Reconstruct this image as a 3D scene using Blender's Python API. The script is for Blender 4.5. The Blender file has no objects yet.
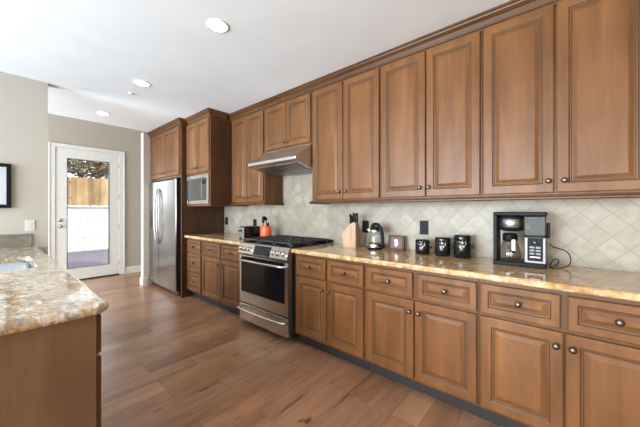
import bpy, bmesh, math, random
from mathutils import Vector, Matrix
random.seed(7)
S = bpy.context.scene
C = S.collection
PI = math.pi

# ------------------------------------------------------------------ camera
cam_d = bpy.data.cameras.new('camera'); cam = bpy.data.objects.new('camera', cam_d); C.objects.link(cam)
FPX = 284.4
cam_d.sensor_width = 36; cam_d.lens = FPX / 640 * 36
cam_d.shift_y = (210 - 213.5) / 640
cam_d.clip_start = .03
CAM_H = 1.281
cam.location = (0, 0, CAM_H)
cam.rotation_euler = (PI / 2, 0, PI / 2 - math.atan(330 / FPX))
S.camera = cam

# ------------------------------------------------------------------ world, sun, window fill, exposure
w = bpy.data.worlds.new('sky'); S.world = w; w.use_nodes = True
bg = w.node_tree.nodes['Background']
bg.inputs[0].default_value = (.86, .93, 1.0, 1); bg.inputs[1].default_value = 2.8

def light(name, kind, loc, direction, energy, color, **kw):
    d = bpy.data.lights.new(name, kind); d.energy = energy; d.color = color
    for k, v in kw.items(): setattr(d, k, v)
    o = bpy.data.objects.new(name, d); C.objects.link(o); o.location = loc
    o.rotation_euler = Vector(direction).to_track_quat('-Z', 'Y').to_euler()
    return o
light('sun', 'SUN', (-8, 4, 9), (-.60, -.28, -.75), 5.0, (1, .93, .84), angle=math.radians(.6))
# area lamps standing for daylight in unseen wall_back / wall_nook windows, tuned as fill
light('window_fill', 'AREA', (-3.25, -3.93, 1.30), (0, 1, .16), 165, (.64, .83, 1.0), shape='RECTANGLE', size=1.3, size_y=2.2)
light('window_fill', 'AREA', (-1.30, -3.93, 1.30), (0, 1, -.02), 60, (.88, .95, 1.0), shape='RECTANGLE', size=1.7, size_y=2.2, spread=math.radians(110))  # spread narrowed to keep its light off the left wall
light('window_fill', 'AREA', (1.2, -3.93, 1.30), (-.1, 1, -.05), 24, (1.0, .88, .68), shape='RECTANGLE', size=1.8, size_y=2.2, spread=math.radians(100))  # warm lamp added to brighten the right cabinets, spread kept off the left wall
light('window_fill', 'AREA', (-5.45, -2.43, 1.35), (0, 1, .25), 100, (.84, .93, 1.0), shape='RECTANGLE', size=1.9, size_y=2.1)

S.view_settings.view_transform = 'Standard'; S.view_settings.look = 'None'
S.view_settings.gamma = 1; S.view_settings.use_curve_mapping = False
S.view_settings.exposure = 0.84

# ------------------------------------------------------------------ materials
def srgb(r, g, b):
    f = lambda c: (c / 255 / 12.92) if c / 255 <= .04045 else ((c / 255 + .055) / 1.055) ** 2.4
    return (f(r), f(g), f(b), 1)

def mat(name, col, rough=.5, metal=0, spec=.5, emit=None, es=0, trans=0, ior=1.45, noise=None, bump=0, coat=0, alpha=1):
    m = bpy.data.materials.new(name); m.use_nodes = True
    nt = m.node_tree; b = nt.nodes['Principled BSDF']
    b.inputs['Base Color'].default_value = col; b.inputs['Roughness'].default_value = rough
    b.inputs['Metallic'].default_value = metal; b.inputs['Specular IOR Level'].default_value = spec
    b.inputs['IOR'].default_value = ior; b.inputs['Transmission Weight'].default_value = trans
    b.inputs['Coat Weight'].default_value = coat
    if emit: b.inputs['Emission Color'].default_value = emit; b.inputs['Emission Strength'].default_value = es
    tc = nt.nodes.new('ShaderNodeTexCoord'); n = nt.nodes.new('ShaderNodeTexNoise')
    nt.links.new(tc.outputs['Object'], n.inputs['Vector'])
    n.inputs['Scale'].default_value = noise or 12; n.inputs['Detail'].default_value = 3
    mx = nt.nodes.new('ShaderNodeMix'); mx.data_type = 'RGBA'; mx.blend_type = 'MULTIPLY'
    mx.inputs[0].default_value = .10
    mx.inputs[6].default_value = col
    nt.links.new(n.outputs['Fac'], mx.inputs[7]); nt.links.new(mx.outputs[2], b.inputs['Base Color'])
    if bump:
        bp = nt.nodes.new('ShaderNodeBump'); bp.inputs['Strength'].default_value = bump; bp.inputs['Distance'].default_value = .002
        nt.links.new(n.outputs['Fac'], bp.inputs['Height']); nt.links.new(bp.outputs[0], b.inputs['Normal'])
    return m

def ramp(nt, fac, stops):
    r = nt.nodes.new('ShaderNodeValToRGB'); e = r.color_ramp.elements
    e[0].position, e[0].color = stops[0]; e[1].position, e[1].color = stops[-1]
    for p, c in stops[1:-1]:
        x = e.new(p); x.color = c
    nt.links.new(fac, r.inputs[0]); return r.outputs[0]

def mixc(nt, a, b, fac, mode='MIX'):
    m = nt.nodes.new('ShaderNodeMix'); m.data_type = 'RGBA'; m.blend_type = mode
    for s, v in ((0, fac), (6, a), (7, b)):
        if hasattr(v, 'links'): nt.links.new(v, m.inputs[s])
        else: m.inputs[s].default_value = v
    return m.outputs[2]

def noise(nt, vec, scale, detail=4, rough=.55, dist=0):
    n = nt.nodes.new('ShaderNodeTexNoise'); n.inputs['Scale'].default_value = scale
    n.inputs['Detail'].default_value = detail; n.inputs['Roughness'].default_value = rough
    n.inputs['Distortion'].default_value = dist; nt.links.new(vec, n.inputs['Vector'])
    return n.outputs['Fac']

def mapping(nt, scale=(1, 1, 1), rot=(0, 0, 0), loc=(0, 0, 0), coord='Object'):
    tc = nt.nodes.new('ShaderNodeTexCoord'); mp = nt.nodes.new('ShaderNodeMapping')
    mp.inputs['Scale'].default_value = scale; mp.inputs['Rotation'].default_value = rot; mp.inputs['Location'].default_value = loc
    nt.links.new(tc.outputs[coord], mp.inputs[0]); return mp.outputs[0]

def wood(name, dark, mid, lightc, scale=(9, 9, .9), rough=.38, vary=.12):
    m = bpy.data.materials.new(name); m.use_nodes = True; nt = m.node_tree; b = nt.nodes['Principled BSDF']
    v = mapping(nt, scale)
    oi = nt.nodes.new('ShaderNodeObjectInfo')
    add = nt.nodes.new('ShaderNodeVectorMath'); add.operation = 'ADD'
    cmb = nt.nodes.new('ShaderNodeMath'); cmb.operation = 'MULTIPLY'; cmb.inputs[1].default_value = 37
    nt.links.new(oi.outputs['Random'], cmb.inputs[0]); nt.links.new(v, add.inputs[0]); nt.links.new(cmb.outputs[0], add.inputs[1])
    n1 = noise(nt, add.outputs[0], 1.0, 5, .6, .6)
    c = ramp(nt, n1, [(.28, dark), (.5, mid), (.74, lightc)])
    v2 = mapping(nt, (2.4, 2.4, 1.5)); n2 = noise(nt, v2, 1.3, 3)
    c2 = ramp(nt, n2, [(.3, (.80, .77, .74, 1)), (.7, (1.10, 1.09, 1.08, 1))])
    c = mixc(nt, c, c2, 1.0, 'MULTIPLY')
    mr = nt.nodes.new('ShaderNodeMapRange'); mr.inputs[3].default_value = 1 - vary; mr.inputs[4].default_value = 1 + vary * .6
    nt.links.new(oi.outputs['Random'], mr.inputs[0])
    cc = nt.nodes.new('ShaderNodeCombineColor')
    for i in range(3): nt.links.new(mr.outputs[0], cc.inputs[i])
    c = mixc(nt, c, cc.outputs[0], 1.0, 'MULTIPLY')
    nt.links.new(c, b.inputs['Base Color']); b.inputs['Roughness'].default_value = rough
    b.inputs['Coat Weight'].default_value = .04; b.inputs['Coat Roughness'].default_value = .25; b.inputs['Specular IOR Level'].default_value = .28
    return m

M = {}
M['wood'] = wood('stained_maple', (.112, .047, .0168, 1), (.172, .073, .0255, 1), (.232, .104, .037, 1), vary=.08)
M['wood_shaded'] = wood('maple_side_shaded', (.050, .022, .011, 1), (.070, .031, .015, 1), (.09, .042, .02, 1), vary=.03)  # darker copy of the maple, shade of the side faces put into the colour
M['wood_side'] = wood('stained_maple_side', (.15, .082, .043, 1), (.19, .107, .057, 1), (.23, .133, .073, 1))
M['glaze'] = mat('dark_glaze', (.100, .045, .017, 1), .4)
M['crown'] = wood('crown_maple', (.068, .029, .010, 1), (.10, .044, .0155, 1), (.13, .058, .021, 1), scale=(.9, 9, 9), vary=.03)
M['face'] = wood('face_frame_maple', (.095, .043, .0165, 1), (.128, .059, .023, 1), (.16, .077, .031, 1), vary=.03)
M['toe'] = mat('toe_kick_board', (.028, .024, .024, 1), .5)
M['ceiling'] = mat('ceiling_paint', srgb(243, 249, 253), .9, noise=3)
M['wall'] = mat('beige_wall_paint', srgb(190, 181, 168), .85, noise=3)
M['stubpaint'] = mat('warm_white_paint', srgb(216, 212, 204), .8, noise=3)
M['trim'] = mat('white_trim_paint', srgb(236, 235, 230), .4)
M['knob'] = mat('pewter_knob', (.17, .145, .13, 1), .38, 1)
M['steel'] = mat('brushed_steel', (.62, .60, .57, 1), .24, 1, noise=40)
M['steel_dark'] = mat('dark_steel', (.10, .11, .12, 1), .35, .8)
M['steel_hood'] = mat('hood_steel', (.66, .63, .60, 1), .36, 1, noise=40)
M['steel_mid'] = mat('satin_steel', (.30, .295, .29, 1), .42, 1, noise=40)
M['steel_col'] = mat('appliance_steel', (.20, .20, .20, 1), .45, .9, noise=40)
M['fridge'] = mat('fridge_steel', (.40, .395, .39, 1), .24, 1, noise=40)
M['black'] = mat('black_plastic', (.010, .010, .011, 1), .45, spec=.15)
M['blackgloss'] = mat('black_gloss', (.008, .008, .009, 1), .06)
M['iron'] = mat('cast_iron', (.045, .047, .052, 1), .38)
M['glass_dark'] = mat('oven_glass', (.005, .005, .006, 1), .05, spec=.22)
M['mw_glass'] = mat('microwave_glass', (.10, .10, .095, 1), .08, .5)
M['outlet'] = mat('dark_bronze_plate', (.016, .013, .012, 1), .5, spec=.2)
M['orange'] = mat('orange_ceramic', srgb(238, 104, 62), .25)
M['ltwood'] = wood('knife_block_wood', (.36, .22, .12, 1), (.43, .28, .16, 1), (.50, .34, .21, 1), scale=(25, 25, 3))
M['frame_brown'] = wood('photo_frame_wood', (.05, .02, .011, 1), (.09, .037, .019, 1), (.12, .05, .026, 1), scale=(30, 30, 30), rough=.6)
M['white'] = mat('white_plastic', srgb(235, 235, 232), .4)
M['plate'] = mat('ivory_plate', srgb(214, 208, 198), .5)
M['paper'] = mat('paper_mat', srgb(205, 208, 210), .6)
M['tray'] = mat('sink_steel', (.62, .66, .70, 1), .18, 1)
M['lens'] = mat('downlight_lens', (1, 1, 1, 1), .5, emit=(1, .96, .9, 1), es=14)
M['lcd'] = mat('black_display', (.01, .011, .012, 1), .12, spec=.25)
M['leaf1'] = mat('leaf_rust', (.16, .085, .045, 1), .7)
M['leaf2'] = mat('leaf_olive', (.15, .13, .075, 1), .7)
M['bark'] = mat('bark', (.16, .10, .07, 1), .9)
M['patio'] = mat('patio_concrete', (.065, .057, .072, 1), .8)
M['ground'] = mat('garden_soil', (.2, .15, .1, 1), .9)

def glass_mat(name, tint=(1, 1, 1, 1), rough=0.0, fac=.1):
    m = bpy.data.materials.new(name); m.use_nodes = True; nt = m.node_tree
    for n in list(nt.nodes): nt.nodes.remove(n)
    o = nt.nodes.new('ShaderNodeOutputMaterial'); t = nt.nodes.new('ShaderNodeBsdfTransparent'); g = nt.nodes.new('ShaderNodeBsdfGlossy')
    t.inputs[0].default_value = tint; g.inputs['Roughness'].default_value = rough
    lw = nt.nodes.new('ShaderNodeLayerWeight'); lw.inputs[0].default_value = .5; f = nt.nodes.new('ShaderNodeMapRange'); pw = nt.nodes.new('ShaderNodeMath'); pw.operation = 'POWER'; pw.inputs[1].default_value = 4; nt.links.new(lw.outputs['Facing'], pw.inputs[0]); nt.links.new(pw.outputs[0], f.inputs[0]); f.inputs[3].default_value = .04; f.inputs[4].default_value = .8
    mx = nt.nodes.new('ShaderNodeMixShader'); nt.links.new(f.outputs[0], mx.inputs[0]); nt.links.new(t.outputs[0], mx.inputs[1]); nt.links.new(g.outputs[0], mx.inputs[2])
    nt.links.new(mx.outputs[0], o.inputs[0]); return m
M['glass'] = glass_mat('clear_glass', (.97, .98, .98, 1))
M['smoke'] = glass_mat('smoky_tank', (.36, .37, .39, 1), .4)
M['carafe'] = glass_mat('carafe_glass', (.90, .88, .85, 1))

def granite(name, cols, blue=.6, rough=.07, stretch=(1, 1.5, 1), white=.5):
    m = bpy.data.materials.new(name); m.use_nodes = True; nt = m.node_tree; b = nt.nodes['Principled BSDF']
    v = mapping(nt, stretch); K = (0, 0, 0, 1); Wt = (1, 1, 1, 1)
    def mul(x, k):
        q = nt.nodes.new('ShaderNodeMath'); q.operation = 'MULTIPLY'; q.inputs[1].default_value = k; nt.links.new(x, q.inputs[0]); return q.outputs[0]
    c = ramp(nt, noise(nt, v, 7.0, 5, .65, 1.0), [(.32, cols[0]), (.47, cols[1]), (.58, cols[2]), (.70, cols[3])])
    # crystalline cells of differing tone
    vo = nt.nodes.new('ShaderNodeTexVoronoi'); vo.inputs['Scale'].default_value = 60; nt.links.new(v, vo.inputs['Vector'])
    cell = ramp(nt, vo.outputs['Color'], [(.1, (.72, .66, .60, 1)), (.5, (1, .98, .95, 1)), (.9, (1.25, 1.22, 1.2, 1))])
    c = mixc(nt, c, cell, .75, 'MULTIPLY')
    # brown seams, thin
    f = ramp(nt, noise(nt, v, 12, 6, .7, 1.6), [(.47, K), (.5, Wt), (.525, K)])
    c = mixc(nt, c, (.16, .10, .07, 1), mul(f, .55))
    # milky quartz patches and grey-blue mineral clusters
    f = ramp(nt, noise(nt, v, 18, 6, .74, .6), [(.53, K), (.61, Wt)]); c = mixc(nt, c, (.80, .78, .73, 1), mul(f, white))
    f = ramp(nt, noise(nt, mapping(nt, stretch, loc=(3.1, 1.7, .4)), 20, 6, .78, .8), [(.54, K), (.60, Wt)]); c = mixc(nt, c, (.17, .20, .23, 1), mul(f, blue))
    nt.links.new(c, b.inputs['Base Color']); b.inputs['Roughness'].default_value = rough
    return m
M['granite'] = granite('gold_granite', ((.62, .47, .29, 1), (.55, .37, .185, 1), (.47, .28, .115, 1), (.36, .18, .065, 1)), blue=.3, white=.3)
M['granite2'] = granite('pale_granite', ((.60, .54, .46, 1), (.52, .42, .30, 1), (.46, .31, .16, 1), (.38, .18, .065, 1)), blue=.9, white=.75)

def floor_mat():
    m = bpy.data.materials.new('plank_floor'); m.use_nodes = True; nt = m.node_tree; b = nt.nodes['Principled BSDF']
    v = mapping(nt, (1, 1, 1), (0, 0, PI / 2))
    br = nt.nodes.new('ShaderNodeTexBrick'); br.offset = .37; br.offset_frequency = 3; br.inputs['Scale'].default_value = 1
    br.inputs['Brick Width'].default_value = .82; br.inputs['Row Height'].default_value = .165
    br.inputs['Mortar Size'].default_value = .0016; br.inputs['Mortar Smooth'].default_value = .2; br.inputs['Bias'].default_value = 0
    br.inputs['Color1'].default_value = (.0, .0, .0, 1); br.inputs['Color2'].default_value = (1, 1, 1, 1); br.inputs['Mortar'].default_value = (.5, .5, .5, 1)
    nt.links.new(v, br.inputs['Vector'])
    base = ramp(nt, br.outputs['Color'], [(0, (.235, .122, .070, 1)), (.35, (.33, .172, .093, 1)), (.7, (.30, .168, .103, 1)), (1, (.41, .235, .132, 1))])
    v2 = mapping(nt, (11, 1.1, 1))
    add = nt.nodes.new('ShaderNodeVectorMath'); add.operation = 'ADD'
    sc = nt.nodes.new('ShaderNodeVectorMath'); sc.operation = 'SCALE'; sc.inputs['Scale'].default_value = 9
    nt.links.new(br.outputs['Color'], sc.inputs[0]); nt.links.new(v2, add.inputs[0]); nt.links.new(sc.outputs[0], add.inputs[1])
    n = noise(nt, add.outputs[0], 1.0, 6, .62, .8)
    g = ramp(nt, n, [(.28, (.62, .56, .52, 1)), (.5, (.98, .97, .97, 1)), (.75, (1.22, 1.2, 1.16, 1))])
    c = mixc(nt, base, g, 1, 'MULTIPLY')
    k = ramp(nt, noise(nt, mapping(nt, (7, 3.5, 1)), 1.0, 2, .4), [(.74, (1, 1, 1, 1)), (.79, (.25, .2, .17, 1))])
    c = mixc(nt, c, k, 1, 'MULTIPLY')
    cl = ramp(nt, noise(nt, mapping(nt, (3.2, 1.6, 1)), 1.0, 4, .6, 1.0), [(.32, (.80, .72, .64, 1)), (.5, (1, 1, 1, 1)), (.68, (1.12, 1.12, 1.12, 1))])
    c = mixc(nt, c, cl, 1, 'MULTIPLY')
    c = mixc(nt, c, (.12, .068, .042, 1), br.outputs['Fac'])
    nt.links.new(c, b.inputs['Base Color'])
    rr = ramp(nt, n, [(.2, (.24, .24, .24, 1)), (.8, (.38, .38, .38, 1))]); nt.links.new(rr, b.inputs['Roughness'])
    bp = nt.nodes.new('ShaderNodeBump'); bp.inputs['Strength'].default_value = .35; bp.inputs['Distance'].default_value = .003
    hm = mixc(nt, n, (0, 0, 0, 1), br.outputs['Fac']); nt.links.new(hm, bp.inputs['Height']); nt.links.new(bp.outputs[0], b.inputs['Normal'])
    return m
M['floor'] = floor_mat(); _b = M['floor'].node_tree.nodes['Principled BSDF']; _b.inputs['Specular IOR Level'].default_value = .55

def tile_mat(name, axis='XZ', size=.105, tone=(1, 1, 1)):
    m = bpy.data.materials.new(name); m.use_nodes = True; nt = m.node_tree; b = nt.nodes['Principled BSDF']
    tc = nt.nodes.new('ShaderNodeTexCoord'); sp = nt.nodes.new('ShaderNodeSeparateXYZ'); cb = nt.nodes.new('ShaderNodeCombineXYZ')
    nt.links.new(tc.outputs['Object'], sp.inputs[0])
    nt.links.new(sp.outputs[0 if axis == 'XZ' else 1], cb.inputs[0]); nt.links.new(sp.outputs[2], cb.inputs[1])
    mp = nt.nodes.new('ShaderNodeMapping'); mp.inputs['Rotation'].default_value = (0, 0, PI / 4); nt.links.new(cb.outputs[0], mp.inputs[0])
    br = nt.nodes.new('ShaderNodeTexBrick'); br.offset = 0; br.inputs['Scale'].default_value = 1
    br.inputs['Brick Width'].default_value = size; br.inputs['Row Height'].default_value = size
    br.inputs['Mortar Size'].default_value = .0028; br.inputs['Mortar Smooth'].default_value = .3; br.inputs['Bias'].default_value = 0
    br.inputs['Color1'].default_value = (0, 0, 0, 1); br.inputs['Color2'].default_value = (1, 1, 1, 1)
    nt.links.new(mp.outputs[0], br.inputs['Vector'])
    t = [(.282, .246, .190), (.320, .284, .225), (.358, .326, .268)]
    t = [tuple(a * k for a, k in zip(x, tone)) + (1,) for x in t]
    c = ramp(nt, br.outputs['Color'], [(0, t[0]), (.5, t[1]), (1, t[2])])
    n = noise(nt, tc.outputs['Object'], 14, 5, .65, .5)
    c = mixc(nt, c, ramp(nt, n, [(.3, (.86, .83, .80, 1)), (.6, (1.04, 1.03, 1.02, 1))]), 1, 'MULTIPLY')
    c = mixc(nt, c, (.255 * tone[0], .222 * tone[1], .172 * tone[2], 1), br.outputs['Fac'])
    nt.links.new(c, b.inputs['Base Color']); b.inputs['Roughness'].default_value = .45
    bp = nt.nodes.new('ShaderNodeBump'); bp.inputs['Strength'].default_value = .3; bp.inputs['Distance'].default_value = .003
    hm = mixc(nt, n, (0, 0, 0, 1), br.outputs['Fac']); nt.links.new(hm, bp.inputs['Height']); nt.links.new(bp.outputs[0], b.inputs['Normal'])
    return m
M['tile'] = tile_mat('travertine_tile')
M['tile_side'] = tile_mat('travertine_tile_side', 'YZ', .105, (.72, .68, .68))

def stone_mat():
    m = bpy.data.materials.new('white_ledger_stone'); m.use_nodes = True; nt = m.node_tree; b = nt.nodes['Principled BSDF']
    tc = nt.nodes.new('ShaderNodeTexCoord'); sp = nt.nodes.new('ShaderNodeSeparateXYZ'); cb = nt.nodes.new('ShaderNodeCombineXYZ')
    nt.links.new(tc.outputs['Object'], sp.inputs[0]); nt.links.new(sp.outputs[1], cb.inputs[0]); nt.links.new(sp.outputs[2], cb.inputs[1])
    br = nt.nodes.new('ShaderNodeTexBrick'); br.inputs['Scale'].default_value = 1
    br.inputs['Brick Width'].default_value = .42; br.inputs['Row Height'].default_value = .14
    br.inputs['Mortar Size'].default_value = .008; br.inputs['Color1'].default_value = (.34, .338, .33, 1); br.inputs['Color2'].default_value = (.40, .398, .39, 1)
    br.inputs['Mortar'].default_value = (.21, .20, .19, 1); nt.links.new(cb.outputs[0], br.inputs['Vector'])
    n = noise(nt, tc.outputs['Object'], 9, 5)
    c = mixc(nt, br.outputs['Color'], ramp(nt, n, [(.32, (.55, .52, .5, 1)), (.42, (1, 1, 1, 1))]), 1, 'MULTIPLY')
    nt.links.new(c, b.inputs['Base Color']); b.inputs['Roughness'].default_value = .9
    return m
M['stone'] = stone_mat()
M['fence'] = wood('cedar_fence', (.13, .078, .033, 1), (.21, .135, .062, 1), (.27, .19, .10, 1), scale=(6, 6, .7), rough=.8, vary=.45)

def photo_mat():
    m = bpy.data.materials.new('photo_print'); m.use_nodes = True; nt = m.node_tree; b = nt.nodes['Principled BSDF']
    tc = nt.nodes.new('ShaderNodeTexCoord'); mp = nt.nodes.new('ShaderNodeMapping'); mp.inputs['Location'].default_value = (0, 0, -.60); mp.inputs['Scale'].default_value = (14, 1, 9)
    nt.links.new(tc.outputs['Object'], mp.inputs[0])
    ln = nt.nodes.new('ShaderNodeVectorMath'); ln.operation = 'LENGTH'; nt.links.new(mp.outputs[0], ln.inputs[0])
    n = noise(nt, tc.outputs['Object'], 30, 3); ad = nt.nodes.new('ShaderNodeMath'); ad.operation = 'MULTIPLY_ADD'; ad.inputs[1].default_value = 1.2
    nt.links.new(n, ad.inputs[0]); nt.links.new(ln.outputs['Value'], ad.inputs[2])
    c = ramp(nt, ad.outputs[0], [(.80, (.80, .76, .80, 1)), (.90, (.35, .18, .15, 1)), (.96, (.10, .045, .035, 1))])
    nt.links.new(c, b.inputs['Base Color']); b.inputs['Roughness'].default_value = .5; return m
M['photo'] = photo_mat()

# ------------------------------------------------------------------ mesh helpers
def box(bm, x0, x1, y0, y1, z0, z1, mi=0, bev=0, seg=2):
    r = bmesh.ops.create_cube(bm, size=1)
    vs = r['verts']
    for v in vs:
        v.co = Vector((x0 + (x1 - x0) * (v.co.x + .5), y0 + (y1 - y0) * (v.co.y + .5), z0 + (z1 - z0) * (v.co.z + .5)))
    fs = set(f for v in vs for f in v.link_faces)
    for f in fs: f.material_index = mi
    if bev:
        es = set(e for v in vs for e in v.link_edges)
        rr = bmesh.ops.bevel(bm, geom=list(es), offset=bev, segments=seg, profile=.5, affect='EDGES')
        for f in rr['faces']: f.material_index = mi

def lathe(bm, prof, n=24, mi=0, M4=None, cap=True):
    """prof: list of (r, z) about the z axis."""
    rings = []
    for r, z in prof:
        ring = []
        if r < 1e-5:
            v = bm.verts.new((0, 0, z)); ring = [v]
        else:
            for i in range(n):
                a = 2 * PI * i / n; ring.append(bm.verts.new((r * math.cos(a), r * math.sin(a), z)))
        rings.append(ring)
    fs = []
    for a, b in zip(rings, rings[1:]):
        if len(a) == 1 and len(b) == 1: continue
        for i in range(n):
            j = (i + 1) % n
            if len(a) == 1: fs.append(bm.faces.new((a[0], b[j], b[i])))
            elif len(b) == 1: fs.append(bm.faces.new((a[i], a[j], b[0])))
            else: fs.append(bm.faces.new((a[i], a[j], b[j], b[i])))
    if cap:
        if len(rings[0]) > 1: fs.append(bm.faces.new(list(reversed(rings[0]))))
        if len(rings[-1]) > 1: fs.append(bm.faces.new(rings[-1]))
    for f in fs: f.material_index = mi; f.smooth = True
    if M4 is not None:
        for ring in rings:
            for v in ring: v.co = M4 @ v.co

def tube(bm, pts, r, n=8, mi=0, closed=False):
    pts = [Vector(p) for p in pts]; rad = r if isinstance(r, (list, tuple)) else [r] * len(pts)
    rings = []; up = Vector((0, 0, 1)); prev = None
    for i, p in enumerate(pts):
        t = (pts[min(i + 1, len(pts) - 1)] - pts[max(i - 1, 0)]).normalized()
        if prev is None:
            a = t.cross(up) if abs(t.dot(up)) < .95 else t.cross(Vector((1, 0, 0)))
        else: a = prev - t * prev.dot(t)
        a.normalize(); b = t.cross(a); prev = a
        rings.append([bm.verts.new(p + (a * math.cos(2 * PI * k / n) + b * math.sin(2 * PI * k / n)) * rad[i]) for k in range(n)])
    fs = []
    for A, B in zip(rings, rings[1:]):
        for k in range(n): fs.append(bm.faces.new((A[k], A[(k + 1) % n], B[(k + 1) % n], B[k])))
    fs.append(bm.faces.new(list(reversed(rings[0])))); fs.append(bm.faces.new(rings[-1]))
    for f in fs: f.material_index = mi; f.smooth = True

def bez(p0, p1, p2, p3, n=12):
    out = []
    for i in range(n + 1):
        t = i / n; out.append(tuple((1 - t) ** 3 * a + 3 * (1 - t) ** 2 * t * b + 3 * (1 - t) * t * t * c + t ** 3 * d for a, b, c, d in zip(p0, p1, p2, p3)))
    return out

def prism(bm, poly, axis, a, b, mi=0):
    """extrude a 2-D polygon between a and b; axis 'x': poly=(y,z); 'y': poly=(x,z); 'z': poly=(x,y)."""
    def P(p, t):
        return {'x': (t, p[0], p[1]), 'y': (p[0], t, p[1]), 'z': (p[0], p[1], t)}[axis]
    A = [bm.verts.new(P(p, a)) for p in poly]; B = [bm.verts.new(P(p, b)) for p in poly]
    fs = [bm.faces.new(A), bm.faces.new(list(reversed(B)))]
    n = len(poly)
    for i in range(n): fs.append(bm.faces.new((A[i], B[i], B[(i + 1) % n], A[(i + 1) % n])))
    for f in fs: f.material_index = mi
    return fs

def obj(name, bm, mats, parent=None, loc=(0, 0, 0), rot=(0, 0, 0), smooth=False):
    bmesh.ops.recalc_face_normals(bm, faces=bm.faces)
    me = bpy.data.meshes.new(name); bm.to_mesh(me); bm.free()
    if not isinstance(mats, (list, tuple)): mats = [mats]
    for m in mats: me.materials.append(M[m] if isinstance(m, str) else m)
    if smooth:
        for p in me.polygons: p.use_smooth = True
    o = bpy.data.objects.new(name, me); C.objects.link(o); o.location = loc; o.rotation_euler = rot
    if parent is not None: o.parent = parent
    return o

def tag(o, label=None, cat=None, group=None, kind=None):
    if label: o['label'] = label
    if cat: o['category'] = cat
    if group: o['group'] = group
    if kind: o['kind'] = kind
    return o

def thing(name, label, cat, loc=(0, 0, 0), rz=0, group=None):
    o = bpy.data.objects.new(name, None); C.objects.link(o); o.location = loc; o.rotation_euler = (0, 0, rz)
    o.empty_display_size = .05
    return tag(o, label, cat, group)

def struct(name, bm, m, parent=None, loc=(0, 0, 0)):
    o = obj(name, bm, m, parent, loc)
    if parent is None: o['kind'] = 'structure'
    return o

def bxo(name, dims, m, parent=None, bev=0, loc=(0, 0, 0)):
    bm = bmesh.new(); box(bm, *dims, bev=bev); return obj(name, bm, m, parent, loc)

def sweep(bm, path, prof, mi=0):
    """sweep (outward p, z) profile along an XY path; outward is to the right of travel."""
    n = len(path); rings = []
    for i in range(n):
        P = Vector(path[i])
        d0 = (P - Vector(path[i - 1])).normalized() if i > 0 else None
        d1 = (Vector(path[i + 1]) - P).normalized() if i < n - 1 else None
        nr = lambda d: Vector((d.y, -d.x))
        if d0 is None: m = nr(d1)
        elif d1 is None: m = nr(d0)
        else:
            a, b = nr(d0), nr(d1); m = (a + b); m = m / (1 + a.dot(b))
        rings.append([bm.verts.new((P.x + m.x * p, P.y + m.y * p, z)) for p, z in prof])
    k = len(prof)
    for A, B in zip(rings, rings[1:]):
        for i in range(k):
            bm.faces.new((A[i], A[(i + 1) % k], B[(i + 1) % k], B[i])).material_index = mi
    bm.faces.new(rings[0]); bm.faces.new(list(reversed(rings[-1])))

# ------------------------------------------------------------------ dimensions
WALL_Y = 2.52; BASE_F = 1.91; UP_F = 2.21; CEIL = 2.60
END_X = -6.70; LW_X = -4.07

# ------------------------------------------------------------------ structure
bm = bmesh.new(); box(bm, END_X - .1, 3.0, -4.0, 2.7, -.1, 0); struct('floor', bm, 'floor')
# kitchen ceiling and the higher one over the passage by the back door
bm = bmesh.new(); box(bm, -5.34, 3.0, -4.0, 2.7, CEIL, CEIL + .1); struct('ceiling', bm, 'ceiling')
bm = bmesh.new(); box(bm, END_X - .1, -5.24, -2.5, 2.7, 3.06, 3.16); box(bm, -5.34, -5.24, -2.5, 2.7, CEIL + .1, 3.06); struct('ceiling_passage', bm, 'ceiling')
bm = bmesh.new(); box(bm, -6.8, 3.0, WALL_Y, WALL_Y + .12, 0, 3.1); struct('wall_cabinets', bm, 'wall')
# end wall with the door opening
DY0, DY1, DZ = .72, 1.67, 2.40
bm = bmesh.new(); box(bm, END_X - .12, END_X, -2.5, DY0, 0, 3.1); box(bm, END_X - .12, END_X, DY1, 2.7, 0, 3.1); box(bm, END_X - .12, END_X, DY0, DY1, DZ, 3.1)
struct('wall_end', bm, 'wall')
bm = bmesh.new(); box(bm, LW_X - .12, LW_X, -4.0, .392, 0, CEIL); struct('wall_left', bm, 'wall')
bm = bmesh.new(); box(bm, -5.54, -5.42, 1.70, WALL_Y, 0, CEIL); struct('wall_stub', bm, 'stubpaint')
# unseen walls behind the camera; window openings placed for their fill light
def wall_with_hole(name, axis, c0, c1, a0, a1, z1, holes, m='wall'):
    bm = bmesh.new(); xs = a0
    for h0, h1, hz0, hz1 in holes:
        segs = [(xs, h0, 0, z1), (h0, h1, 0, hz0), (h0, h1, hz1, z1)]
        for s0, s1, z0, zz in segs:
            if s1 - s0 > .001 and zz - z0 > .001:
                if axis == 'y': box(bm, s0, s1, c0, c1, z0, zz)
                else: box(bm, c0, c1, s0, s1, z0, zz)
        xs = h1
    if axis == 'y': box(bm, xs, a1, c0, c1, 0, z1)
    else: box(bm, c0, c1, xs, a1, 0, z1)
    return struct(name, bm, m)
wall_with_hole('wall_back', 'y', -4.1, -4.0, -4.19, 3.0, CEIL, [(-3.95, -2.55, .15, 2.45), (-2.2, -.4, .15, 2.45), (.3, 2.1, .15, 2.45)])
wall_with_hole('wall_right', 'x', 3.0, 3.1, -4.1, 2.64, CEIL, [])
wall_with_hole('wall_nook', 'y', -2.6, -2.5, END_X - .12, LW_X - .12, 3.1, [(-6.4, -4.5, .3, 2.4)])
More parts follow.
